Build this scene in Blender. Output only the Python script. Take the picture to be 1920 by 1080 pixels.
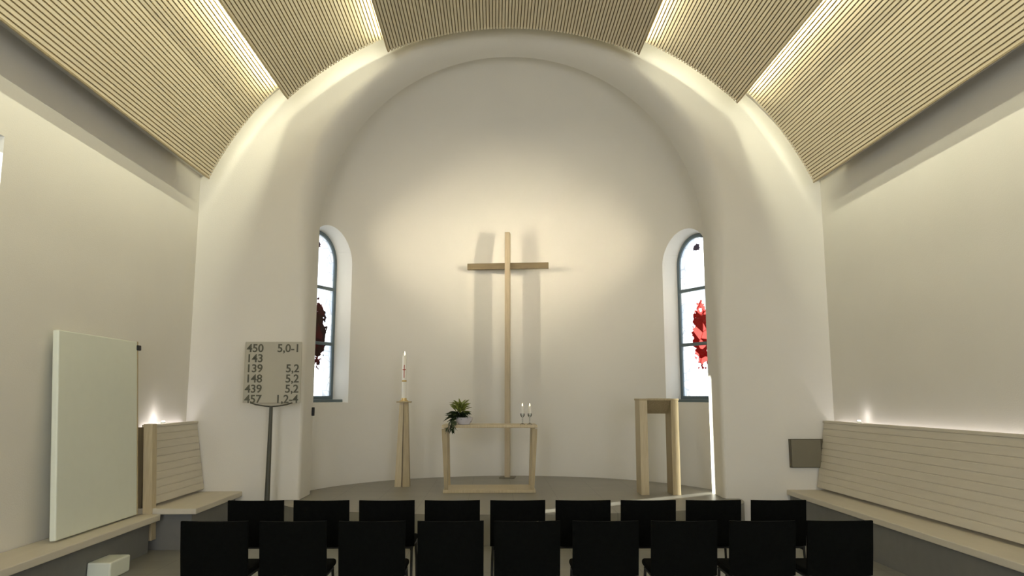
import bpy, bmesh, math, random
from mathutils import Vector, Matrix
random.seed(7)
for o in list(bpy.data.objects): bpy.data.objects.remove(o)
S = bpy.context.scene
COL = S.collection
PI = math.pi
def R(d): return math.radians(d)

# ------------------------------------------------------------------ camera
F = 1430.0
cam_d = bpy.data.cameras.new('camera'); cam_d.sensor_width = 36; cam_d.lens = F/1920*36
cam_d.clip_start = .05
cam = bpy.data.objects.new('camera', cam_d); COL.objects.link(cam); S.camera = cam
pitch = math.atan(205/F); yaw = math.atan(33/F)
cam.location = (-.26, 0, 1.7); cam.rotation_euler = (PI/2+pitch, 0, -yaw)

# ------------------------------------------------------------------ exposure
S.view_settings.view_transform = 'Standard'; S.view_settings.look = 'None'
S.view_settings.gamma = 1; S.view_settings.use_curve_mapping = False
S.view_settings.exposure = 0.0
S.cycles.max_bounces = 10; S.cycles.diffuse_bounces = 6; S.cycles.transparent_max_bounces = 12
S.cycles.sample_clamp_indirect = 4; S.cycles.caustics_reflective = False; S.cycles.caustics_refractive = False

# ------------------------------------------------------------------ sky (bright hazy day outside)
W = bpy.data.worlds.new('world'); S.world = W; W.use_nodes = True
W.node_tree.nodes['Background'].inputs[0].default_value = (.93, .96, 1, 1)
W.node_tree.nodes['Background'].inputs[1].default_value = 3.4

# ------------------------------------------------------------------ lights
def look(o, d): o.rotation_euler = Vector(d).to_track_quat('-Z', 'Y').to_euler()
def area(name, loc, d, sx, sy, power, col, spread=180):
    l = bpy.data.lights.new(name, 'AREA'); l.shape = 'RECTANGLE'; l.size = sx; l.size_y = sy
    l.energy = power; l.color = col; l.spread = R(spread)
    o = bpy.data.objects.new(name, l); COL.objects.link(o); o.location = loc; look(o, d); return o
sl = bpy.data.lights.new('sun', 'SUN'); sl.energy = 26; sl.angle = R(.53); sl.color = (1, .96, .88)
so = bpy.data.objects.new('sun', sl); COL.objects.link(so); look(so, (.826, .563, -.20)); so.location = (-12, -6, 6)

VC, ARCH_R, ARCH_Z = 2.47, 2.85, 4.03          # vault centre height, arch radius and springing height
WARM = (1, .96, .70)
def led(ang, rad, s, power, y0=-4.3, y1=10.42):
    a = R(ang); p = (s*rad*math.sin(a), (y0+y1)/2, VC+rad*math.cos(a))
    l = bpy.data.lights.new('cove_light', 'AREA'); l.shape = 'RECTANGLE'; l.size = .03; l.size_y = y1-y0
    l.energy = power; l.color = WARM
    o = bpy.data.objects.new('cove_light', l); COL.objects.link(o); o.location = p
    zax = -Vector((s*math.cos(a-.0), 0, -math.sin(a)+.10)).normalized()
    yax = Vector((0, 1, 0)); xax = yax.cross(zax).normalized(); yax = zax.cross(xax)
    o.rotation_euler = Matrix((xax, yax, zax)).transposed().to_euler()
for s in (-1, 1):
    led(22.3, 4.44, s, 138, y1=9.92)
    led(42.0, 4.63, s, 152, y1=9.92)
    # strip lamps behind the jambs of the arch, lighting the cross and the apse wall
    area('apse_strip_light', (s*2.83, 11.32, 4.2), (-s*2.55, 1.85, .06), .05, .5, 12, (1, .87, .64), 68)
    area('apse_strip_light', (s*2.83, 11.32, 3.5), (-s*2.55, 1.85, -.1), .05, .9, 4.5, (1, .90, .70), 165)  # wide second pair, added as fill for the lower apse wall
    # short strips on top of each panel end, washing the front wall
    for ra, a0, a1, e0, e1 in ((4.56, 25.5, 42.5, 2.6, .7), (4.70, 44.5, 60.5, 1.8, .4)):
        for k in range(5):
            u = (k+.5)/5; a = R(a0+(a1-a0)*u); rr = (ra+.085)
            l = bpy.data.lights.new('panel_end_light', 'AREA'); l.shape = 'RECTANGLE'; l.size = rr*R(a1-a0)/5; l.size_y = .03
            l.energy = e0+(e1-e0)*u; l.color = WARM
            o = bpy.data.objects.new('panel_end_light', l); COL.objects.link(o)
            o.location = (s*rr*math.sin(a), 9.66, VC+rr*math.cos(a))
            xx = Vector((s*math.cos(a), 0, -math.sin(a))); zz = -Vector((.35*s*math.sin(a), 1, .35*math.cos(a))).normalized(); yy = zz.cross(xx)
            o.rotation_euler = Matrix((xx, yy, zz)).transposed().to_euler()
# added fill for the nave, set at made-up windows behind the viewer
for x in (-2.4, 2.4):
    area('rear_fill_light', (x, -4.38, 2.6), (0, 1, -.02), 2.2, 2.8, 195, (.95, .97, 1))
# ceiling downlights of the nave
for x in (-2.3, 2.3):
    for y in (1.2, 4.2):
        pass
# strips glowing in the gap behind each bench back
area('bench_strip_light', (4.36, 7.3, 1.3), (.12, 0, 1), .04, 6.2, 5, (1, .93, .95)).rotation_euler = (PI, 0, 0)
area('bench_strip_light', (-4.36, 9.75, 1.3), (-.12, 0, 1), .04, 1.2, 1.5, (1, .93, .97)).rotation_euler = (PI, 0, 0)

# ------------------------------------------------------------------ materials
def mat(name, col, rough=.6, metal=0, noise=0, nscale=8, bump=0, bscale=60, coat=0, col2=None, stretch=None, spec=.5):
    m = bpy.data.materials.new(name); m.use_nodes = True; nt = m.node_tree
    b = nt.nodes['Principled BSDF']; b.inputs['Base Color'].default_value = (*col, 1)
    b.inputs['Roughness'].default_value = rough; b.inputs['Metallic'].default_value = metal
    b.inputs['Specular IOR Level'].default_value = spec
    tc = nt.nodes.new('ShaderNodeTexCoord'); mp = nt.nodes.new('ShaderNodeMapping')
    nt.links.new(tc.outputs['Object'], mp.inputs[0])
    if stretch: mp.inputs['Scale'].default_value = stretch
    if noise or col2:
        n = nt.nodes.new('ShaderNodeTexNoise'); n.inputs['Scale'].default_value = nscale; n.inputs['Detail'].default_value = 5
        nt.links.new(mp.outputs[0], n.inputs['Vector'])
        r = nt.nodes.new('ShaderNodeValToRGB'); c2 = col2 or tuple(c*(1-noise) for c in col)
        r.color_ramp.elements[0].position = .3; r.color_ramp.elements[1].position = .7
        r.color_ramp.elements[0].color = (*c2, 1); r.color_ramp.elements[1].color = (*col, 1)
        nt.links.new(n.outputs['Fac'], r.inputs[0]); nt.links.new(r.outputs[0], b.inputs['Base Color'])
    if bump:
        n2 = nt.nodes.new('ShaderNodeTexNoise'); n2.inputs['Scale'].default_value = bscale; n2.inputs['Detail'].default_value = 4
        nt.links.new(mp.outputs[0], n2.inputs['Vector'])
        bp = nt.nodes.new('ShaderNodeBump'); bp.inputs['Strength'].default_value = bump; bp.inputs['Distance'].default_value = .01
        nt.links.new(n2.outputs['Fac'], bp.inputs['Height']); nt.links.new(bp.outputs[0], b.inputs['Normal'])
    return m
M = {}
M['plaster'] = mat('plaster', (.76, .74, .685), .85, noise=.03, nscale=1.2, bump=.15, bscale=70, spec=.2)
M['slat'] = mat('slat_wood', (.80, .72, .53), .55, col2=(.72, .63, .45), nscale=3, stretch=(8, .4, 8))
M['backing'] = mat('slat_backing', (.42, .35, .22), .8, noise=.1)
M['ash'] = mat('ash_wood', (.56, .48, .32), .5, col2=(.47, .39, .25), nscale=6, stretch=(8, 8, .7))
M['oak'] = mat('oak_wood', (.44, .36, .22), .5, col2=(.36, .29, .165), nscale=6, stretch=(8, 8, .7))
M['crosswood'] = mat('cross_wood', (.52, .43, .30), .55, col2=(.45, .37, .25), nscale=6, stretch=(8, 8, .7))
M['crossarm_shaded'] = mat('cross_arm_wood_shaded', (.21, .165, .09), .6, col2=(.17, .13, .07), nscale=6, stretch=(.7, 8, 8))  # crossbar's unlit look put into a darker wood colour
M['brown'] = mat('brown_wood', (.25, .20, .12), .6, col2=(.19, .15, .09), nscale=6, stretch=(8, 8, .7))
M['cream'] = mat('cream_board', (.64, .60, .51), .6, noise=.06, nscale=5, stretch=(2, .5, 6))
M['benchgrey'] = mat('bench_apron', (.17, .17, .165), .6, noise=.08)
M['black'] = mat('black_fabric', (.004, .0045, .004), .95, noise=.3, nscale=40, bump=.3, bscale=300, spec=.05)
M['blackmetal'] = mat('black_metal', (.012, .012, .012), .45, spec=.3)
M['chrome'] = mat('chrome', (.6, .6, .6), .25, metal=1)
M['stand'] = mat('stand_metal', (.06, .06, .045), .5)
M['ink'] = mat('number_black', (.09, .09, .065), .7)
M['plate'] = mat('board_plate', (.44, .42, .35), .6, noise=.03)
M['olive'] = mat('olive_lacquer', (.17, .155, .11), .5, noise=.06)
M['olived'] = mat('olive_dark', (.09, .08, .05), .6)
M['white'] = mat('white_lacquer', (.78, .82, .72), .45, noise=.02)
M['wax'] = mat('white_wax', (.85, .82, .74), .5)
M['waxred'] = mat('red_wax', (.45, .08, .05), .5)
M['gold'] = mat('gold_wax', (.55, .38, .12), .4, metal=.6)
M['brass'] = mat('brass', (.55, .42, .2), .35, metal=.9)
M['bowl'] = mat('bowl_ceramic', (.60, .59, .66), .35)
M['leaf'] = mat('leaf_dark', (.035, .06, .02), .5, col2=(.015, .03, .01), nscale=20)
M['leafy'] = mat('leaf_yellow_green', (.30, .32, .06), .5, col2=(.14, .19, .04), nscale=20)
M['frame'] = mat('window_metal', (.10, .14, .16), .5, noise=.1)
M['lead'] = mat('lead', (.08, .09, .10), .6)

def floor_mat(name, col, tile):
    m = mat(name, col, .38, noise=.15, nscale=3, bump=.05, bscale=80)
    nt = m.node_tree; b = nt.nodes['Principled BSDF']
    tc = nt.nodes.new('ShaderNodeTexCoord'); br = nt.nodes.new('ShaderNodeTexBrick')
    br.offset = 0; br.inputs['Scale'].default_value = 1; br.inputs['Mortar Size'].default_value = .004
    br.inputs['Brick Width'].default_value = tile; br.inputs['Row Height'].default_value = tile
    src = b.inputs['Base Color'].links[0].from_socket
    nt.links.new(tc.outputs['Object'], br.inputs['Vector']); nt.links.new(src, br.inputs['Color1']); nt.links.new(src, br.inputs['Color2'])
    br.inputs['Mortar'].default_value = tuple(c*.6 for c in col)+(1,)
    nt.links.new(br.outputs['Color'], b.inputs['Base Color'])
    return m
M['floor'] = floor_mat('stone_floor', (.22, .22, .20), .6)
M['platform'] = floor_mat('platform_stone', (.23, .22, .185), .6)

def glass_mat(name, fig1, fig2, seed, off):
    """leaded glass: pale panes, a coloured figure in the middle, thin lead lines (pattern lives in the pane's own coordinates)"""
    m = bpy.data.materials.new(name); m.use_nodes = True; nt = m.node_tree; nt.nodes.clear(); N = nt.nodes.new; L = nt.links.new
    out = N('ShaderNodeOutputMaterial'); tc = N('ShaderNodeTexCoord'); sep = N('ShaderNodeSeparateXYZ'); L(tc.outputs['Object'], sep.inputs[0])
    def math_(op, a, b=None):
        n = N('ShaderNodeMath'); n.operation = op
        for i, v in enumerate((a, b)):
            if v is None: continue
            if isinstance(v, (int, float)): n.inputs[i].default_value = v
            else: L(v, n.inputs[i])
        return n.outputs[0]
    vor = N('ShaderNodeTexVoronoi'); vor.inputs['Scale'].default_value = 7; L(tc.outputs['Object'], vor.inputs['Vector'])
    ve = N('ShaderNodeTexVoronoi'); ve.feature = 'DISTANCE_TO_EDGE'; ve.inputs['Scale'].default_value = 7; L(tc.outputs['Object'], ve.inputs['Vector'])
    noi = N('ShaderNodeTexNoise'); noi.inputs['Scale'].default_value = 9; noi.inputs['Roughness'].default_value = .7; noi.noise_dimensions = '4D'; noi.inputs['W'].default_value = seed
    L(tc.outputs['Object'], noi.inputs['Vector'])
    # figure: ellipse about local (0, 1.02), half sizes .21 x .55, ragged
    ex = math_('POWER', math_('ABSOLUTE', math_('DIVIDE', math_('SUBTRACT', sep.outputs[0], off), .19)), 2)
    ez = math_('POWER', math_('ABSOLUTE', math_('DIVIDE', math_('SUBTRACT', sep.outputs[2], 1.0), .48)), 2)
    e = math_('ADD', math_('ADD', ex, ez), math_('MULTIPLY', math_('SUBTRACT', noi.outputs['Fac'], .5), 3.4))
    inside = math_('LESS_THAN', e, 1.0)
    tx = math_('POWER', math_('DIVIDE', sep.outputs[0], .07), 2)
    tz = math_('POWER', math_('DIVIDE', math_('SUBTRACT', sep.outputs[2], 2.42), .06), 2)
    top = math_('LESS_THAN', math_('ADD', math_('ADD', tx, tz), math_('MULTIPLY', math_('SUBTRACT', noi.outputs['Fac'], .5), 6)), 1.0)
    sepc = N('ShaderNodeSeparateColor'); L(vor.outputs['Color'], sepc.inputs[0])
    def mix(f, a, b):
        n = N('ShaderNodeMix'); n.data_type = 'RGBA'
        L(f, n.inputs[0])
        for i, v in ((6, a), (7, b)):
            if isinstance(v, tuple): n.inputs[i].default_value = (*v, 1)
            else: L(v, n.inputs[i])
        return n.outputs[2]
    base = mix(sepc.outputs[0], (.80, .85, .90), (.98, .97, .93))
    fig = mix(math_('GREATER_THAN', sepc.outputs[1], .55), fig1, fig2)
    edge = math_('LESS_THAN', ve.outputs['Distance'], .022)
    base = mix(edge, base, (.60, .62, .65)); fig = mix(edge, fig, tuple(v*.8 for v in fig1))
    c = mix(inside, base, fig); c = mix(top, c, (.12, .10, .12))
    tr = N('ShaderNodeBsdfTransparent'); L(c, tr.inputs[0])
    tl = N('ShaderNodeBsdfTranslucent'); L(c, tl.inputs[0])
    gl = N('ShaderNodeBsdfGlossy'); gl.inputs['Roughness'].default_value = .15
    m1 = N('ShaderNodeMixShader'); m1.inputs[0].default_value = .35; L(tr.outputs[0], m1.inputs[1]); L(tl.outputs[0], m1.inputs[2])
    m2 = N('ShaderNodeMixShader'); m2.inputs[0].default_value = .03; L(m1.outputs[0], m2.inputs[1]); L(gl.outputs[0], m2.inputs[2])
    L(m2.outputs[0], out.inputs[0]); return m
M['glass_dark'] = glass_mat('leaded_glass_dark_figure', (.05, .012, .012), (.10, .03, .03), 1.3, .08)
M['glass_red'] = glass_mat('leaded_glass_red_figure', (.25, .02, .02), (.75, .28, .25), 4.1, .03)
def clear_glass():
    m = bpy.data.materials.new('clear_glass'); m.use_nodes = True; nt = m.node_tree; nt.nodes.clear(); N = nt.nodes.new
    out = N('ShaderNodeOutputMaterial'); a = N('ShaderNodeBsdfTransparent'); a.inputs[0].default_value = (.93, .95, .95, 1)
    g = N('ShaderNodeBsdfGlossy'); g.inputs['Roughness'].default_value = .05; fr = N('ShaderNodeFresnel'); mx = N('ShaderNodeMixShader')
    nt.links.new(fr.outputs[0], mx.inputs[0]); nt.links.new(a.outputs[0], mx.inputs[1]); nt.links.new(g.outputs[0], mx.inputs[2]); nt.links.new(mx.outputs[0], out.inputs[0]); return m
M['clear'] = clear_glass()
def glow(name, col, st):
    m = bpy.data.materials.new(name); m.use_nodes = True; b = m.node_tree.nodes['Principled BSDF']
    b.inputs['Base Color'].default_value = (*col, 1); b.inputs['Emission Color'].default_value = (*col, 1); b.inputs['Emission Strength'].default_value = st; return m
M['flame'] = glow('flame', (1, .8, .45), 6)
M['lamp'] = glow('lamp_lens', (1, .95, .9), 5)

# ------------------------------------------------------------------ helpers
def new(): return bmesh.new()
def box(bm, x0, x1, y0, y1, z0, z1, bev=0, rot=None, org=None):
    r = bmesh.ops.create_cube(bm, size=1); vs = r['verts']
    for v in vs: v.co = Vector((x0+(v.co.x+.5)*(x1-x0), y0+(v.co.y+.5)*(y1-y0), z0+(v.co.z+.5)*(z1-z0)))
    if bev:
        es = list({e for v in vs for e in v.link_edges})
        rr = bmesh.ops.bevel(bm, geom=es, offset=bev, segments=2, profile=.5, affect='EDGES')
        vs = rr['verts']
    if rot is not None:
        vset = set(vs) | {v for f in {f for v in vs for f in v.link_faces} for v in f.verts}
        bmesh.ops.rotate(bm, cent=org or (0, 0, 0), matrix=rot, verts=list(vset))
    return vs
def frustum(bm, x, y, z0, z1, a0, b0, a1, b1, dx=0, dy=0):
    """tapered post: half sizes a0,b0 at z0 and a1,b1 at z1"""
    vs = []
    for (z, a, b, ox, oy) in ((z0, a0, b0, 0, 0), (z1, a1, b1, dx, dy)):
        for sx, sy in ((-1, -1), (1, -1), (1, 1), (-1, 1)): vs.append(bm.verts.new((x+ox+sx*a, y+oy+sy*b, z)))
    for i in range(4):
        j = (i+1) % 4; bm.faces.new((vs[i], vs[j], vs[4+j], vs[4+i]))
    bm.faces.new(vs[3::-1]); bm.faces.new(vs[4:8])
def lathe(bm, pts, x=0, y=0, n=24):
    rings = []
    for r, z in pts: rings.append([bm.verts.new((x+r*math.cos(2*PI*i/n), y+r*math.sin(2*PI*i/n), z)) for i in range(n)])
    for a, b in zip(rings, rings[1:]):
        for i in range(n): bm.faces.new((a[i], a[(i+1) % n], b[(i+1) % n], b[i]))
    bm.faces.new(rings[0][::-1]); bm.faces.new(rings[-1])
def tube(bm, pts, r, n=10):
    pts = [Vector(p) for p in pts]; rings = []
    for i, p in enumerate(pts):
        t = ((pts[i]-pts[i-1]).normalized() if i else Vector()) + ((pts[i+1]-pts[i]).normalized() if i < len(pts)-1 else Vector())
        t.normalize(); u = t.cross(Vector((0, 0, 1)) if abs(t.z) < .95 else Vector((1, 0, 0))).normalized(); w = t.cross(u)
        rr = r[i] if isinstance(r, (list, tuple)) else r
        rings.append([bm.verts.new(p+(u*math.cos(2*PI*k/n)+w*math.sin(2*PI*k/n))*rr) for k in range(n)])
    for a, b in zip(rings, rings[1:]):
        for k in range(n): bm.faces.new((a[k], a[(k+1) % n], b[(k+1) % n], b[k]))
    bm.faces.new(rings[0][::-1]); bm.faces.new(rings[-1])
def obj(name, bm, m, parent=None, smooth=False, loc=None, rot=None):
    bmesh.ops.recalc_face_normals(bm, faces=bm.faces)
    me = bpy.data.meshes.new(name); bm.to_mesh(me); bm.free()
    me.materials.append(M[m])
    if smooth:
        me.polygons.foreach_set('use_smooth', [True]*len(me.polygons)); me.set_sharp_from_angle(angle=R(40))
    o = bpy.data.objects.new(name, me); COL.objects.link(o)
    if parent: o.parent = parent
    if loc: o.location = loc
    if rot: o.rotation_euler = rot
    return o
def thing(name, label, cat, loc=(0, 0, 0), rz=0, group=None):
    o = bpy.data.objects.new(name, None); COL.objects.link(o); o.empty_display_size = .1
    o.location = loc; o.rotation_euler = (0, 0, rz); o['label'] = label; o['category'] = cat
    if group: o['group'] = group
    return o
def tag(o, label, cat, group=None):
    o['label'] = label; o['category'] = cat
    if group: o['group'] = group
    return o
def struct(name, bm, m, parent=None, smooth=False):
    o = obj(name, bm, m, parent, smooth)
    if not parent: o['kind'] = 'structure'
    return o
def modify(o, fn):
    mds = fn(o); dg = bpy.context.evaluated_depsgraph_get(); dg.update()
    me = bpy.data.meshes.new_from_object(o.evaluated_get(dg)); o.modifiers.clear(); o.data = me
    return o

# ------------------------------------------------------------------ the room shell
HW = 4.4; YB = -4.5; D = 10.5; T = .6; PF = .35     # half width, rear wall, front wall, its thickness, platform height
b = new(); box(b, -5, 5, YB-.3, 14.4, -.2, 0); struct('floor', b, 'floor')
# chancel platform: bulges into the nave, fills the apse
b = new(); pts = []
for i in range(41):
    a = PI*i/40; pts.append((-3.05*math.cos(a)*1.0, D-1.35*math.sin(a)**.8))
out = [(x, y) for x, y in pts]
back = [(3.11*math.cos(PI*i/60), 10.6+3.0*math.sin(PI*i/60)) for i in range(61)]
ring = [(-3.05, D-.002)]+out[1:-1]+[(3.05, D-.002)]
ring = out + [(2.84, D), (2.84, D+T)] + [(3.14*math.cos(t), 10.45+3.14*math.sin(t)) for t in [math.asin(.65/3.14)+(PI-2*math.asin(.65/3.14))*i/60 for i in range(61)]] + [(-2.84, D+T), (-2.84, D)]
lo = [b.verts.new((x, y, 0)) for x, y in ring]; hi = [b.verts.new((x, y, PF)) for x, y in ring]
for i in range(len(ring)):
    j = (i+1) % len(ring); b.faces.new((lo[i], lo[j], hi[j], hi[i]))
b.faces.new(hi); b.faces.new(lo[::-1])
bmesh.ops.triangulate(b, faces=[f for f in b.faces if len(f.verts) > 4])
struct('floor_platform', b, 'platform')
# front wall with the round arch
b = new(); prof = [(-ARCH_R, 0, -1, 0)]
for i in range(1, 9): prof.append((-ARCH_R, ARCH_Z*i/8, -1, 0))
for i in range(1, 96): a = PI-PI*i/96; prof.append((ARCH_R*math.cos(a), ARCH_Z+ARCH_R*math.sin(a), math.cos(a), math.sin(a)))
for i in range(8, -1, -1): prof.append((ARCH_R, ARCH_Z*i/8, 1, 0))
def outer(x, z, nx, nz):
    if z <= ARCH_Z+1e-6: return (5.0 if x > 0 else -5.0, z)
    t = min(5.0/abs(nx) if abs(nx) > 1e-6 else 99, (8.0-ARCH_Z)/nz); return (nx*t, ARCH_Z+nz*t)
loops = []
br = .06
def soft(z): t = min(1, max(0, (z-1.5)/4)); return .04+.2*t*t*(3-2*t)     # the rounding of the edge grows towards the crown
def loop(off, y): loops.append([b.verts.new((x+nx*off*soft(z), D+(y)*soft(z)*2, z+nz*off*soft(z))) for x, z, nx, nz in prof])
loops.append([b.verts.new((outer(*p)[0], D, outer(*p)[1])) for p in prof])
for k in range(11):
    a = PI/2*k/10; loop(1-math.sin(a), 1-math.cos(a))
loops.append([b.verts.new((x, D+T, z)) for x, z, nx, nz in prof])
loops.append([b.verts.new((outer(*p)[0], D+T, outer(*p)[1])) for p in prof])
for A, B in zip(loops, loops[1:]):
    for i in range(len(prof)-1): b.faces.new((A[i], A[i+1], B[i+1], B[i]))
struct('wall_front', b, 'plaster', smooth=True)

# apse: round wall, half dome above
AY, AR = 10.45, 3.15
def shell(bm, rad, n=180, dome=False):
    if not dome:
        vs = [[bm.verts.new((rad*math.cos(PI*i/n), AY+rad*math.sin(PI*i/n), z)) for i in range(n+1)] for z in (0, ARCH_Z)]
        for i in range(n): bm.faces.new((vs[0][i], vs[0][i+1], vs[1][i+1], vs[1][i]))
    else:
        m = 60; vs = [[bm.verts.new((rad*math.cos(PI*i/n)*math.cos(PI/2*j/m), AY+rad*math.sin(PI*i/n)*math.cos(PI/2*j/m), ARCH_Z+rad*math.sin(PI/2*j/m))) for i in range(n+1)] for j in range(m)]
        top = bm.verts.new((0, AY, ARCH_Z+rad))
        for j in range(m-1):
            for i in range(n): bm.faces.new((vs[j][i], vs[j][i+1], vs[j+1][i+1], vs[j+1][i]))
        for i in range(n): bm.faces.new((vs[-1][i], vs[-1][i+1], top))
    bmesh.ops.bisect_plane(bm, geom=bm.verts[:]+bm.edges[:]+bm.faces[:], plane_co=(0, D+T-.03, 0), plane_no=(0, -1, 0), clear_outer=True)
bd = new(); shell(bd, AR, dome=True)
dome = struct('ceiling_apse_dome', bd, 'plaster', smooth=True)
def thick(o, t):
    m = o.modifiers.new('s', 'SOLIDIFY'); m.thickness = t; m.offset = 1; return m
def out_normals(o):   # make normals face outward from the apse axis so that solidify grows outward
    bm = bmesh.new(); bm.from_mesh(o.data)
    c = Vector((0, AY, 3)); f = max(bm.faces, key=lambda f: f.calc_area()); d = f.calc_center_median()-c
    if f.normal.dot(d) < 0: bmesh.ops.reverse_faces(bm, faces=bm.faces)
    bm.to_mesh(o.data); bm.free()
out_normals(dome); modify(dome, lambda o: thick(o, .45)); dome.data.set_sharp_from_angle(angle=R(25))
ba = new(); shell(ba, AR); apse = struct('wall_apse', ba, 'plaster', smooth=True)
out_normals(apse); modify(apse, lambda o: thick(o, .45))

WZ0, WSP, WHW = 1.68, 3.84, .45
GR = 3.38                                           # glass sits in the middle of the wall
WIN = [(-1, 25.4), (1, 27.4)]
def arch_pts(hw, z0, zs, n=20):
    return [(-hw, z0), (-hw, zs)]+[(-hw*math.cos(PI*i/n), zs+hw*math.sin(PI*i/n)) for i in range(1, n)]+[(hw, zs), (hw, z0)]
def win_matrix(s, deg):
    a = R(deg); n = Vector((s*math.cos(a), math.sin(a), 0)); u = Vector((0, 0, 1)).cross(n)*-1
    m = Matrix((u, n, Vector((0, 0, 1)))).transposed().to_4x4(); m.translation = Vector((0, AY, 0))+n*GR; return m
cutters = []
for s, dg_ in WIN:
    c = new(); mm = win_matrix(s, dg_); loops_ = []
    for yy, hw, dz in ((-.62, WHW+.17, -.10), (.0, WHW+.02, 0), (.6, WHW+.02, 0)):
        loops_.append([c.verts.new(mm @ Vector((x, yy, z))) for x, z in arch_pts(hw, WZ0+dz-.02, WSP+.0)])
    for A, B in zip(loops_, loops_[1:]):
        for i in range(len(A)): j = (i+1) % len(A); c.faces.new((A[i], A[j], B[j], B[i]))
    c.faces.new(loops_[0][::-1]); c.faces.new(loops_[-1])
    cutters.append(obj('cutter', c, 'plaster'))
for c in cutters:
  for tgt in (apse, dome):
    def fn(o):
        m = o.modifiers.new('b', 'BOOLEAN'); m.operation = 'DIFFERENCE'; m.object = c; m.solver = 'EXACT'
    modify(tgt, fn)
for c in cutters: bpy.data.objects.remove(c)
apse.data.set_sharp_from_angle(angle=R(25)); dome.data.set_sharp_from_angle(angle=R(25))

for k, (s, dg_) in enumerate(WIN):
    mm = win_matrix(s, dg_); mm.translation.z = WZ0
    H = WSP-WZ0
    f = new(); A = arch_pts(WHW+.02, -.02, H); B = arch_pts(WHW-.035, .04, H)
    q = [[f.verts.new((x, y, z)) for x, z in P_] for P_, y in ((A, -.025), (B, -.025), (B, .025), (A, .025))]
    for a_, b_ in ((0, 1), (1, 2), (2, 3), (3, 0)):
        for i in range(len(A)):
            j = (i+1) % len(A); f.faces.new((q[a_][i], q[a_][j], q[b_][j], q[b_][i]))
    fr = struct('window_%d' % (k+1), f, 'frame'); fr.matrix_world = mm
    fr['label'] = 'tall narrow arched leaded window %s' % ('left of the cross with a dark red-brown figure' if s < 0 else 'right of the cross with a red and pink figure')
    g = new(); vs = [g.verts.new((x, 0, z)) for x, z in arch_pts(WHW-.03, .035, H)]; g.faces.new(vs)
    r = bmesh.ops.extrude_face_region(g, geom=g.faces[:]); bmesh.ops.translate(g, vec=(0, .006, 0), verts=[v for v in r['geom'] if isinstance(v, bmesh.types.BMVert)])
    obj('leaded_pane', g, 'glass_dark' if s < 0 else 'glass_red', fr)
    for zz in (.86, 1.74):
        bb = new(); box(bb, -WHW+.03, WHW-.03, -.03, .012, zz-.025, zz+.025, .004); obj('glazing_bar', bb, 'frame', fr)
    bb = new(); box(bb, -WHW-.02, WHW+.02, -.22, .02, -.06, -.012, .006); obj('window_sill', bb, 'frame', fr)

# side walls (left one has a tall slit window added to let the sun streak in), rear wall with two windows added for the fill
SY0, SY1, SZ0, SZ1 = 5.62, 6.29, 1.4, 3.88
b = new()
for y0, y1, z0, z1 in ((YB, SY0, 0, 8), (SY1, D+T, 0, 8), (SY0, SY1, 0, SZ0), (SY0, SY1, SZ1, 8)): box(b, -HW-.6, -HW, y0, y1, z0, z1)
struct('wall_left', b, 'plaster')
b = new(); box(b, HW, HW+.6, YB, D+T, 0, 8); struct('wall_right', b, 'plaster')
b = new()
for y, z0, z1, w in ((SY0, SZ0, SZ1, 1), (SY1, SZ0, SZ1, -1)): box(b, -HW-.4, -HW-.36, min(y, y+w*.02), max(y, y+w*.02), z0, z1)
box(b, -HW-.4, -HW-.36, SY0, SY1, SZ0, SZ0+.02); box(b, -HW-.4, -HW-.36, SY0, SY1, SZ1-.02, SZ1)
w3 = struct('window_3', b, 'frame'); b = new(); box(b, -HW-.385, -HW-.379, SY0+.02, SY1-.02, SZ0+.02, SZ1-.02); obj('pane', b, 'clear', w3)
b = new(); xs = [-5, -3.5, -1.3, 1.3, 3.5, 5]
for i, (x0, x1) in enumerate(zip(xs, xs[1:])):
    if i % 2 == 0: box(b, x0, x1, YB-.3, YB, 0, 8)
    else: box(b, x0, x1, YB-.3, YB, 0, 1.2); box(b, x0, x1, YB-.3, YB, 4.0, 8)
struct('wall_rear', b, 'plaster')
for k, (x0, x1) in enumerate(((-3.5, -1.3), (1.3, 3.5))):
    b = new()
    for q in ((x0, x0+.06, 1.2, 4), (x1-.06, x1, 1.2, 4), (x0, x1, 1.2, 1.26), (x0, x1, 3.94, 4), ((x0+x1)/2-.03, (x0+x1)/2+.03, 1.2, 4)): box(b, q[0], q[1], YB-.2, YB-.14, q[2], q[3])
    w = struct('window_%d' % (k+4), b, 'frame'); b = new(); box(b, x0+.05, x1-.05, YB-.175, YB-.168, 1.25, 3.95); obj('pane', b, 'clear', w)

# plaster vault above the slatted panels, with a flat ledge over each side wall
VR = 4.93; b = new(); n = 72; A0 = R(62)
inner = [(-4.42, VC+VR*math.cos(A0))]+[(VR*math.sin(-A0+2*A0*i/n), VC+VR*math.cos(-A0+2*A0*i/n)) for i in range(n+1)]+[(4.42, VC+VR*math.cos(A0))]
outr = [(-5, 5.2)]+[(5.15*math.sin(-A0+2*A0*i/n), VC+5.15*math.cos(-A0+2*A0*i/n)) for i in range(n+1)]+[(5, 5.2)]
L4 = [[b.verts.new((x, y, z)) for x, z in P_] for P_, y in ((inner, YB-.2), (inner, D+.02), (outr, D+.02), (outr, YB-.2))]
for a_, b_ in ((0, 1), (1, 2), (2, 3), (3, 0)):
    for i in range(len(inner)-1): b.faces.new((L4[a_][i], L4[a_][i+1], L4[b_][i+1], L4[b_][i]))
struct('ceiling', b, 'plaster', smooth=True)

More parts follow.
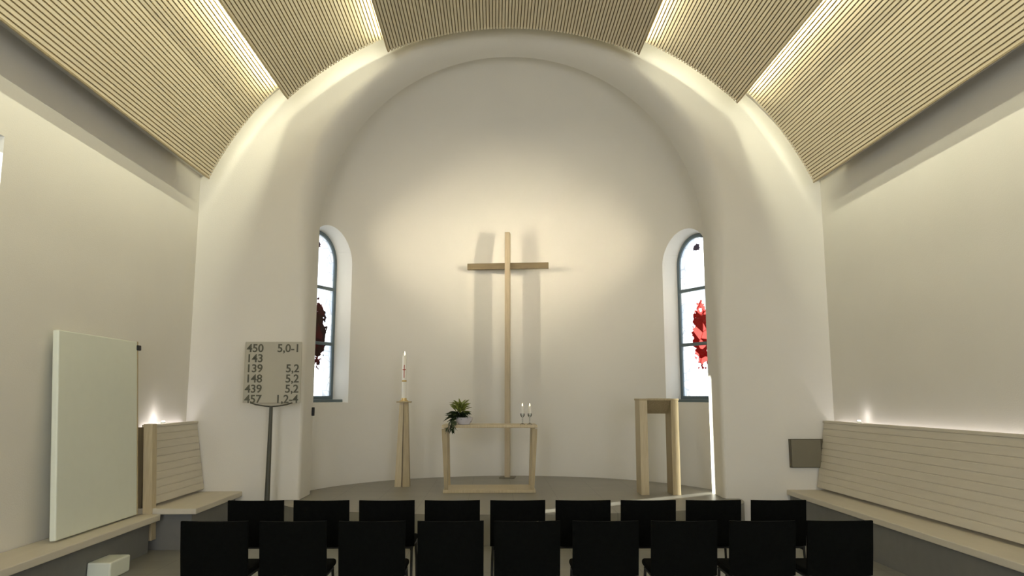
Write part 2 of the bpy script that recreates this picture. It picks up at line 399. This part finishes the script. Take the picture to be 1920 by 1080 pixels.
# ------------------------------------------------------------------ slatted ceiling panels
def panel(ra, rb, a0, a1, label):
    def rad(a): return ra+(rb-ra)*(a-a0)/(a1-a0)
    r = (ra+rb)/2
    t = thing('slatted_ceiling_panel', label, 'ceiling panel', (0, 0, 0), 0, 'curved slatted timber ceiling panels')
    y0, y1 = YB+.1, 10.05
    b = new(); n = max(6, int((a1-a0)/2))
    AA = [a0+(a1-a0)*i/n for i in range(n+1)]
    Ls = [[b.verts.new(((rad(a)+dr)*math.sin(R(a)), y, VC+(rad(a)+dr)*math.cos(R(a)))) for a in AA] for dr, y in ((.022, y0), (.022, y1), (.05, y1), (.05, y0))]
    for p, q in ((0, 1), (1, 2), (2, 3), (3, 0)):
        for i in range(n): b.faces.new((Ls[p][i], Ls[p][i+1], Ls[q][i+1], Ls[q][i]))
    for i in (0, n): b.faces.new([Ls[k][i] for k in range(4)])
    obj('backing_board', b, 'backing', t)
    b = new(); pitch_ = .043; k = int(R(a1-a0)*r/pitch_)
    for i in range(k+1):
        a = R(a0)+(R(a1)-R(a0)-.030/r)*i/k+.015/r; w = .0145
        c, s_ = math.cos(a), math.sin(a)
        P_ = []; r = rad(math.degrees(a))
        for du, dr in ((-w, 0), (w, 0), (w, .024), (-w, .024)): P_.append(((r+dr)*s_+du*c, VC+(r+dr)*c-du*s_))
        v0 = [b.verts.new((x, y0, z)) for x, z in P_]; v1 = [b.verts.new((x, y1, z)) for x, z in P_]
        for m_ in range(4): b.faces.new((v0[m_], v0[(m_+1) % 4], v1[(m_+1) % 4], v1[m_]))
        b.faces.new(v0[::-1]); b.faces.new(v1)
    obj('timber_slats', b, 'slat', t)
    for a in (a0, a1):      # closing edge strips
        b = new(); aa = R(a); r = rad(a); c, s_ = math.cos(aa), math.sin(aa); P_ = []
        for du, dr in ((-.008, -.004), (.008, -.004), (.008, .055), (-.008, .055)): P_.append(((r+dr)*s_+du*c, VC+(r+dr)*c-du*s_))
        v0 = [b.verts.new((x, y0, z)) for x, z in P_]; v1 = [b.verts.new((x, y1, z)) for x, z in P_]
        for m_ in range(4): b.faces.new((v0[m_], v0[(m_+1) % 4], v1[(m_+1) % 4], v1[m_]))
        b.faces.new(v0[::-1]); b.faces.new(v1); obj('edge_strip', b, 'oak', t)
    # hangers up to the vault
    for a in (a0+3, a1-3):
        for y in (9.2, 5.0, 1.0, -3.0):
            aa = R(a); r = rad(a); tube_ = new(); tube(tube_, [((r+.05)*math.sin(aa), y, VC+(r+.05)*math.cos(aa)), ((VR+.01)*math.sin(aa), y, VC+(VR+.01)*math.cos(aa))], .006, 6); obj('hanger', tube_, 'stand', t)
    return t
panel(4.34, 4.34, -23.7, 23.7, 'dark central slatted timber ceiling panel above the top of the arch')
panel(4.51, 4.55, -43.4, -20.6, 'slatted timber ceiling panel left of the central one')
panel(4.55, 4.51, 20.6, 43.4, 'slatted timber ceiling panel right of the central one')
panel(4.635, 4.74, -62.4, -40.6, 'lowest slatted timber ceiling panel along the left wall')
panel(4.74, 4.635, 40.6, 62.4, 'lowest slatted timber ceiling panel along the right wall')

# ------------------------------------------------------------------ cross
t = thing('standing_cross', 'tall slender wooden cross standing against the lit apse wall behind the altar', 'cross', (-.03, 13.27, PF), R(-7))
b = new(); box(b, -.042, .042, -.09, .09, .012, 4.24, .005); obj('upright', b, 'crosswood', t)
b = new(); box(b, -.72, .72, .0, .06, 3.59, 3.70, .004); obj('crossbar', b, 'crossarm_shaded', t)
b = new(); box(b, -.13, .13, -.13, .13, 0, .014, .003); obj('base_plate', b, 'olive', t)

# ------------------------------------------------------------------ altar
t = thing('altar_table', 'slim pale wooden altar table with thin top in front of the cross', 'table', (-.325, 11.5, PF))
b = new(); box(b, -.69, .69, -.33, .33, .915, .955, .005); obj('tabletop', b, 'ash', t)
for sx in (-1, 1):
    for sy in (-1, 1):
        b = new(); frustum(b, sx*.615, sy*.30, .03, .90, .026, .028, .036, .034, sx*.038, sy*.01); obj('leg', b, 'oak', t)
b = new(); box(b, -.66, .66, -.34, .34, 0, .045, .005); obj('base_board', b, 'ash', t)

# plant arrangement
t = thing('flower_arrangement', 'leafy green plant with trailing leaves in a pale bowl on the altar', 'plant', (-.74, 11.34, PF+.955))
b = new(); lathe(b, [(.04, 0), (.085, .005), (.115, .05), (.135, .105), (.125, .105), (.105, .05), (.03, .03)], .04, -.02, 32); obj('bowl', b, 'bowl', t, True)
def leaf(bm, p, d, L, w, droop=.3):
    d = Vector(d).normalized(); side = d.cross(Vector((0, 0, 1)));
    side = (side if side.length > .05 else Vector((1, 0, 0))).normalized(); side.rotate(Matrix.Rotation(random.uniform(-.8, .8), 3, d)); nrm = side.cross(d)
    pv = []
    for k, ww in enumerate((.12, .8, 1, .65, .04)):
        q = Vector(p)+d*L*k/4-Vector((0, 0, 1))*droop*L*(k/4)**2
        pv.append((bm.verts.new(q-side*w*ww/2+nrm*.1*w), bm.verts.new(q), bm.verts.new(q+side*w*ww/2+nrm*.1*w)))
    for a, c in zip(pv, pv[1:]):
        bm.faces.new((a[0], a[1], c[1], c[0])); bm.faces.new((a[1], a[2], c[2], c[1]))
b = new()
for i in range(150):
    a = random.uniform(0, 2*PI); e = random.uniform(-.1, .9); r0 = random.uniform(0, .07)
    cx = -.01+r0*math.cos(a)-.03; leaf(b, (cx, r0*math.sin(a)-.02, .08+random.uniform(0, .09)), (math.cos(a), math.sin(a), e), random.uniform(.09, .17), random.uniform(.03, .055), .4)
for i in range(34):   # trailing part over the front edge of the table
    u = i/33; leaf(b, (-.11-.03*u+random.uniform(-.03, .03), -.16-.22*min(1, u*2), .06-.16*max(0, u-.3)), (random.uniform(-.6, .6), random.uniform(-.7, .1), random.uniform(-.8, .1)), random.uniform(.06, .1), .035, .5)
for v in b.verts:
    if v.co.y > -.185: v.co.z = max(v.co.z, .012)
obj('dark_foliage', b, 'leaf', t, True)
b = new()
for i in range(120):
    a = random.uniform(0, 2*PI); r0 = random.uniform(0, .07)
    leaf(b, (-.02+r0*math.cos(a), r0*math.sin(a)-.03, .17+random.uniform(0, .12)), (math.cos(a), math.sin(a), random.uniform(.3, 2.2)), random.uniform(.07, .16), random.uniform(.02, .04), .2)
for v in b.verts: v.co.z = max(v.co.z, .012)
f_ = obj('yellow_green_foliage', b, 'leafy', t, True); f_['label'] = 'yellow-green upright leaves'

# two small altar candles
def altar_candle(x, y, label):
    t = thing('altar_candle', label, 'candle', (x, y, PF+.955), 0, 'two small candles on the altar')
    b = new(); lathe(b, [(.036, 0), (.036, .008), (.008, .02), (.007, .10), (.028, .125), (.03, .16), (.026, .16), (.024, .128), (.004, .12)], 0, 0, 24); obj('glass_holder', b, 'clear', t, True)
    b = new(); lathe(b, [(.0225, .129), (.0225, .265), (.017, .268)], 0, 0, 24); obj('wax_candle', b, 'wax', t, True)
    b = new(); lathe(b, [(.002, .266), (.007, .276), (.008, .284), (.005, .296), (.0008, .31)], 0, 0, 12); obj('flame', b, 'flame', t, True)
altar_candle(.155, 11.32, 'small white candle in glass holder on the altar, nearer the cross')
altar_candle(.262, 11.34, 'small white candle in glass holder nearest the right end of the altar')

# ------------------------------------------------------------------ paschal candle on its column
t = thing('candle_column', 'tapered wooden column carrying the tall candle left of the altar', 'candle stand', (-1.66, 12.03, PF))
for s in (-1, 1):
    b = new()
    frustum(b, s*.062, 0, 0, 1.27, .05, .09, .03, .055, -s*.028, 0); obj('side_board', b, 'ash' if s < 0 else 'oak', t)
b = new(); frustum(b, 0, .01, .0, 1.27, .014, .07, .006, .04); obj('core_board', b, 'brown', t)
b = new(); box(b, -.11, .11, -.09, .09, 1.268, 1.29, .004); obj('top_plate', b, 'oak', t)
t = thing('paschal_candle', 'tall decorated white candle standing on the tapered wooden column', 'candle', (-1.665, 12.03, PF+1.29))
b = new(); lathe(b, [(.07, 0), (.07, .01), (.045, .018), (.042, .05), (.036, .05), (.034, .02)], 0, 0, 28); obj('holder', b, 'brass', t, True)
b = new(); lathe(b, [(.036, .021), (.036, .70), (.03, .71)], 0, 0, 28); obj('wax_candle', b, 'wax', t, True)
b = new()
for (x0, x1, z0, z1) in ((-.006, .006, .36, .56), (-.024, .024, .48, .495)): box(b, x0, x1, -.039, -.030, z0, z1)
obj('red_cross_mark', b, 'waxred', t)
b = new()
for z in (.30,): lathe(b, [(.0358, z), (.0372, z+.002), (.0372, z+.022), (.0358, z+.024)], 0, 0, 28)
obj('gold_band', b, 'gold', t, True)
b = new(); lathe(b, [(.002, .708), (.008, .722), (.0095, .735), (.006, .755), (.0008, .775)], 0, 0, 12); obj('flame', b, 'flame', t, True)

# ------------------------------------------------------------------ lectern
t = thing('lectern', 'open pale wooden lectern with two upright side panels, right of the altar', 'lectern', (2.07, 11.07, PF))
for s in (-1, 1):
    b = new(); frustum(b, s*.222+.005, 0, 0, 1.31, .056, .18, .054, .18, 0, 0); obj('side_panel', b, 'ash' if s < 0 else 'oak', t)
b = new(); box(b, -.28, .29, -.185, .185, 1.305, 1.332, .004); obj('top_board', b, 'oak', t)
b = new(); box(b, -.166, .176, -.015, .015, -.16, .16, .003, Matrix.Rotation(R(52), 3, 'X'), (0, 0, 0)); obj('sloping_desk', b, 'oak', t, loc=(0, -.02, 1.225))

# ------------------------------------------------------------------ hymn board
t = thing('hymn_board', 'hymn number board on a slender dark metal stand at the left of the arch', 'sign', (-3.135, 10.02, 0))
ZB, ZT, BW = 1.60, 2.41, .36
b = new(); box(b, -BW, BW, -.006, .006, ZB+.03, ZT, .002); obj('board_plate', b, 'plate', t)
b = new()
for q in ((-BW-.006, -BW+.004, ZB+.03, ZT), (BW-.004, BW+.006, ZB+.03, ZT), (-BW, BW, ZT-.004, ZT+.006)): box(b, q[0], q[1], -.009, .009, q[2], q[3])
obj('edge_trim', b, 'plate', t)
b = new(); tube(b, [(-BW*.75+.0, 0, ZB+.032), (-.2, 0, ZB+.008), (-.08, 0, ZB-.012), (0, 0, ZB-.018), (.08, 0, ZB-.012), (.2, 0, ZB+.008), (BW*.75, 0, ZB+.032)], .009, 8); obj('cradle', b, 'stand', t, True)
b = new(); tube(b, [(0, 0, .02), (0, 0, .6), (0, 0, 1.2), (0, 0, ZB-.015)], [.036, .032, .026, .022], 16); obj('post', b, 'stand', t, True)
b = new(); lathe(b, [(.17, 0), (.17, .012), (.04, .022), (.036, .03)], 0, 0, 32); obj('foot', b, 'stand', t, True)
def text_mesh(s, size, x, z, name, parent, align='LEFT'):
    cu = bpy.data.curves.new('t', 'FONT'); cu.body = s; cu.size = size; cu.extrude = .003; cu.align_x = align; cu.offset = .0022
    o = bpy.data.objects.new('t', cu); COL.objects.link(o); dg = bpy.context.evaluated_depsgraph_get(); dg.update()
    me = bpy.data.meshes.new_from_object(o.evaluated_get(dg)); bpy.data.objects.remove(o)
    me.materials.clear(); me.materials.append(M['ink'])
    q = bpy.data.objects.new(name, me); COL.objects.link(q); q.parent = parent; q.location = (x, -.0095, z); q.rotation_euler = (PI/2, 0, 0); return q
rows_l = ['450', '143', '139', '148', '439', '457']; rows_r = ['5,0-1', '', '5,2', '5,2', '5,2', '1,2-4']
for i, (a_, c_) in enumerate(zip(rows_l, rows_r)):
    z = 2.285-i*.131
    text_mesh(a_, .145, -.345, z, 'number_tile', t)
    if c_: text_mesh(c_, .145, .345, z, 'number_tile', t, 'RIGHT')

# ------------------------------------------------------------------ benches along the side walls
def slat_back(y0, y1, xf, s, z0=.50, z1=1.36):
    """horizontal boards facing the room; xf is the front face, s the side"""
    b = new(); n = 10; h = (z1-z0)/n
    for i in range(n):
        xa, xb = sorted((xf, xf+s*.05)); box(b, xa, xb, y0, y1, z0+i*h+.005, z0+(i+1)*h-.005, .004)
    xa, xb = sorted((xf+s*.008, xf+s*.055)); box(b, xa, xb, y0+.004, y1-.004, z0, z1-.01)
    for v in b.verts: v.co.x -= s*.15*(1.39-v.co.z)/.92
    return b
t = thing('wall_bench', 'cream boarded bench running along the right wall', 'bench', (4.0, 7.0, 0))
def loc(b, t): bmesh.ops.translate(b, vec=-Vector(t.location), verts=b.verts[:]); return b
b = slat_back(3.9, 10.46, 4.24, 1); obj('boarded_back', loc(b, t), 'cream', t)
b = new(); box(b, 3.69, 4.39, 3.9, 10.49, .40, .465, .008); obj('seat', loc(b, t), 'cream', t)
b = new(); box(b, 3.73, 4.36, 3.95, 10.47, 0, .40); obj('apron', loc(b, t), 'benchgrey', t)
b = new(); box(b, 4.225, 4.31, 3.9, 10.47, 1.355, 1.385, .004); obj('top_ledge', loc(b, t), 'cream', t)
t = thing('wall_bench', 'short cream bench with boarded back at the left end of the front wall', 'bench', (-4.0, 9.7, 0))
b = slat_back(9.0, 10.46, -4.24, -1); obj('boarded_back', loc(b, t), 'cream', t)
b = new(); box(b, -4.39, -3.60, 8.905, 10.49, .40, .465, .008); obj('seat', loc(b, t), 'cream', t)
b = new(); box(b, -4.36, -3.68, 9.0, 10.47, 0, .40); obj('apron', loc(b, t), 'benchgrey', t)
b = new(); box(b, -4.31, -4.225, 9.0, 10.47, 1.355, 1.385, .004); obj('top_ledge', loc(b, t), 'cream', t)
b = new(); box(b, -4.39, -4.23, 8.94, 8.99, .466, 1.36, .003); obj('end_board', loc(b, t), 'brown', t)
b = new(); box(b, -4.235, -4.135, 8.875, 9.0, .12, 1.40, .005)
for v in b.verts: v.co.x += .05*(1.39-v.co.z)/.92
obj('end_post', loc(b, t), 'ash', t)
t = thing('wall_bench', 'low cream ledge bench below the tall white panel on the left wall', 'bench', (-4.2, 7.0, 0))
b = new(); box(b, -4.39, -3.98, 4.98, 8.88, .34, .41, .008); obj('seat', loc(b, t), 'cream', t)
b = new(); box(b, -4.36, -4.08, 5.05, 8.84, 0, .34); obj('apron', loc(b, t), 'benchgrey', t)

t = thing('white_panel', 'tall plain white panel leaning on the left wall above the low bench', 'panel', (-4.20, 8.0, .425)); t.rotation_euler = (0, R(-3.8), 0)
b = new(); box(b, -.03, .03, -.85, .72, 0, 1.9, .012); obj('panel_board', b, 'white', t)
b = new(); box(b, .0, .05, .70, .78, 1.80, 1.86, .01); obj('corner_bracket', b, 'blackmetal', t)
b = new(); box(b, -.035, .035, .715, .735, 0, 1.9, .004); obj('edge_strip', b, 'oak', t)
t = thing('ledge_lamp', 'small bright round lamp on the top ledge of the right bench', 'lamp', (4.29, 9.55, 1.385))
b = new(); lathe(b, [(.028, 0), (.028, .018), (.022, .022)], 0, 0, 20); obj('housing', b, 'white', t, True)
b = new(); lathe(b, [(.02, .022), (.02, .03), (.012, .034)], 0, 0, 20); obj('lens', b, 'lamp', t, True)
t = thing('ledge_lamp', 'small bright round lamp on the top ledge of the short left bench', 'lamp', (-4.28, 9.5, 1.385))
b = new(); lathe(b, [(.028, 0), (.028, .018), (.022, .022)], 0, 0, 20); obj('housing', b, 'white', t, True)
b = new(); lathe(b, [(.02, .022), (.02, .03), (.012, .034)], 0, 0, 20); obj('lens', b, 'lamp', t, True)
for x, y, p in ((4.30, 9.55, .35), (-4.28, 9.5, .8)):
    l = bpy.data.lights.new('ledge_lamp_light', 'POINT'); l.energy = p; l.color = (1, .92, .9); l.shadow_soft_size = .02
    o = bpy.data.objects.new('ledge_lamp_light', l); COL.objects.link(o); o.location = (x, y, 1.46)

t = thing('wall_box', 'square olive-grey box on the front wall beside the right bench', 'box', (3.975, 10.5, .95))
b = new(); box(b, -.225, .225, -.07, .0, -.19, .19, .004); obj('case', b, 'olived', t)
b = new(); box(b, -.215, .185, -.082, -.07, -.18, .18, .003); obj('front_cover', b, 'olive', t)
b = new(); box(b, -.03, .03, -.05, 0, -.06, .06, .006); o = obj('wall_fixture', b, 'blackmetal', None); o.location = (-2.80, 11.14, 1.5)
bpy.data.objects.remove(o)
b = new(); box(b, -2.85, -2.815, 11.02, 11.07, 1.44, 1.56, .005); tag(obj('wall_hook', b, 'blackmetal'), 'small dark hook on the left jamb of the arch beneath the window', 'hook')
b = new(); box(b, -4.08, -3.86, 7.55, 7.95, 0, .16, .015); tag(obj('floor_box', b, 'white'), 'low white box on the floor in front of the left wall bench', 'box')

# ------------------------------------------------------------------ chairs (seen from behind)
def make_chair():
    t = thing('stacking_chair', '', 'chair')
    w = .2375
    # backrest: gently curved padded panel at the rear (y = 0 is the back plane, seat goes towards +y)
    b = new(); n = 10; V = []
    for k, (z, dy) in enumerate([(.43, .03), (.52, .015), (.62, 0), (.72, -.012), (.80, -.022), (.82, -.024)]):
        row = []
        for i in range(n+1):
            u = -1+2*i/n; row.append((u*w, dy-.03*(1-u*u), z))
        V.append(row)
    fr_ = [[b.verts.new(p) for p in r] for r in V]; bk = [[b.verts.new((p[0], p[1]+.028, p[2])) for p in r] for r in V]
    for j in range(len(V)-1):
        for i in range(n):
            b.faces.new((fr_[j][i], fr_[j][i+1], fr_[j+1][i+1], fr_[j+1][i])); b.faces.new((bk[j][i], bk[j+1][i], bk[j+1][i+1], bk[j][i+1]))
        for i in (0, n): b.faces.new((fr_[j][i], fr_[j+1][i], bk[j+1][i], bk[j][i]))
    for i in range(n):
        for j in (0, len(V)-1): b.faces.new((fr_[j][i], fr_[j][i+1], bk[j][i+1], bk[j][i]))
    obj('backrest', b, 'black', t, True)
    b = new(); box(b, -.225, .225, .05, .48, .415, .465, .018); obj('seat', b, 'black', t, True)
    for s in (-1, 1):
        b = new(); tube(b, [(s*.222, -.05, .0), (s*.218, .0, .2), (s*.215, .028, .40), (s*.215, .03, .43)], .011); obj('leg', b, 'blackmetal', t, True)
        b = new(); tube(b, [(s*.222, .44, .0), (s*.218, .42, .25), (s*.21, .40, .415)], .011); obj('leg', b, 'blackmetal', t, True)
        b = new(); tube(b, [(s*.21, .03, .405), (s*.21, .42, .405)], .010); obj('seat_rail', b, 'blackmetal', t, True)
    b = new(); tube(b, [(-.21, .03, .42), (.21, .03, .42)], .010); obj('cross_rail', b, 'blackmetal', t, True)
    return t
def dup(root):
    r = root.copy(); COL.objects.link(r)
    for ch in list(root.children):
        c = ch.copy(); COL.objects.link(c); c.parent = r
    return r
chair = make_chair()
ordn = ['leftmost', 'second from the left', 'third from the left', 'fourth from the left', 'middle', 'fourth from the right', 'third from the right', 'second from the right', 'rightmost']
fx = [-2.31+.564*k for k in range(9)]
rx = [-2.265, -1.70, -1.135, -.57, -.02, .545, 1.11, 1.675, 2.235]
first = True
for row, xs_, y0, word in (('front', fx, 6.83, 'farther row, nearer the altar'), ('rear', rx, 5.72, 'nearer row, close to the viewer')):
    for k, x in enumerate(xs_):
        c = chair if first else dup(chair); first = False
        c.location = (x, y0-(.01*k), 0)
        c.rotation_euler = (0, 0, R(random.uniform(-.8, .8)))
        c['label'] = 'black padded chair, %s in the %s' % (ordn[k], word)
        c['group'] = 'black chairs in the %s row' % ('farther' if row == 'front' else 'nearer')
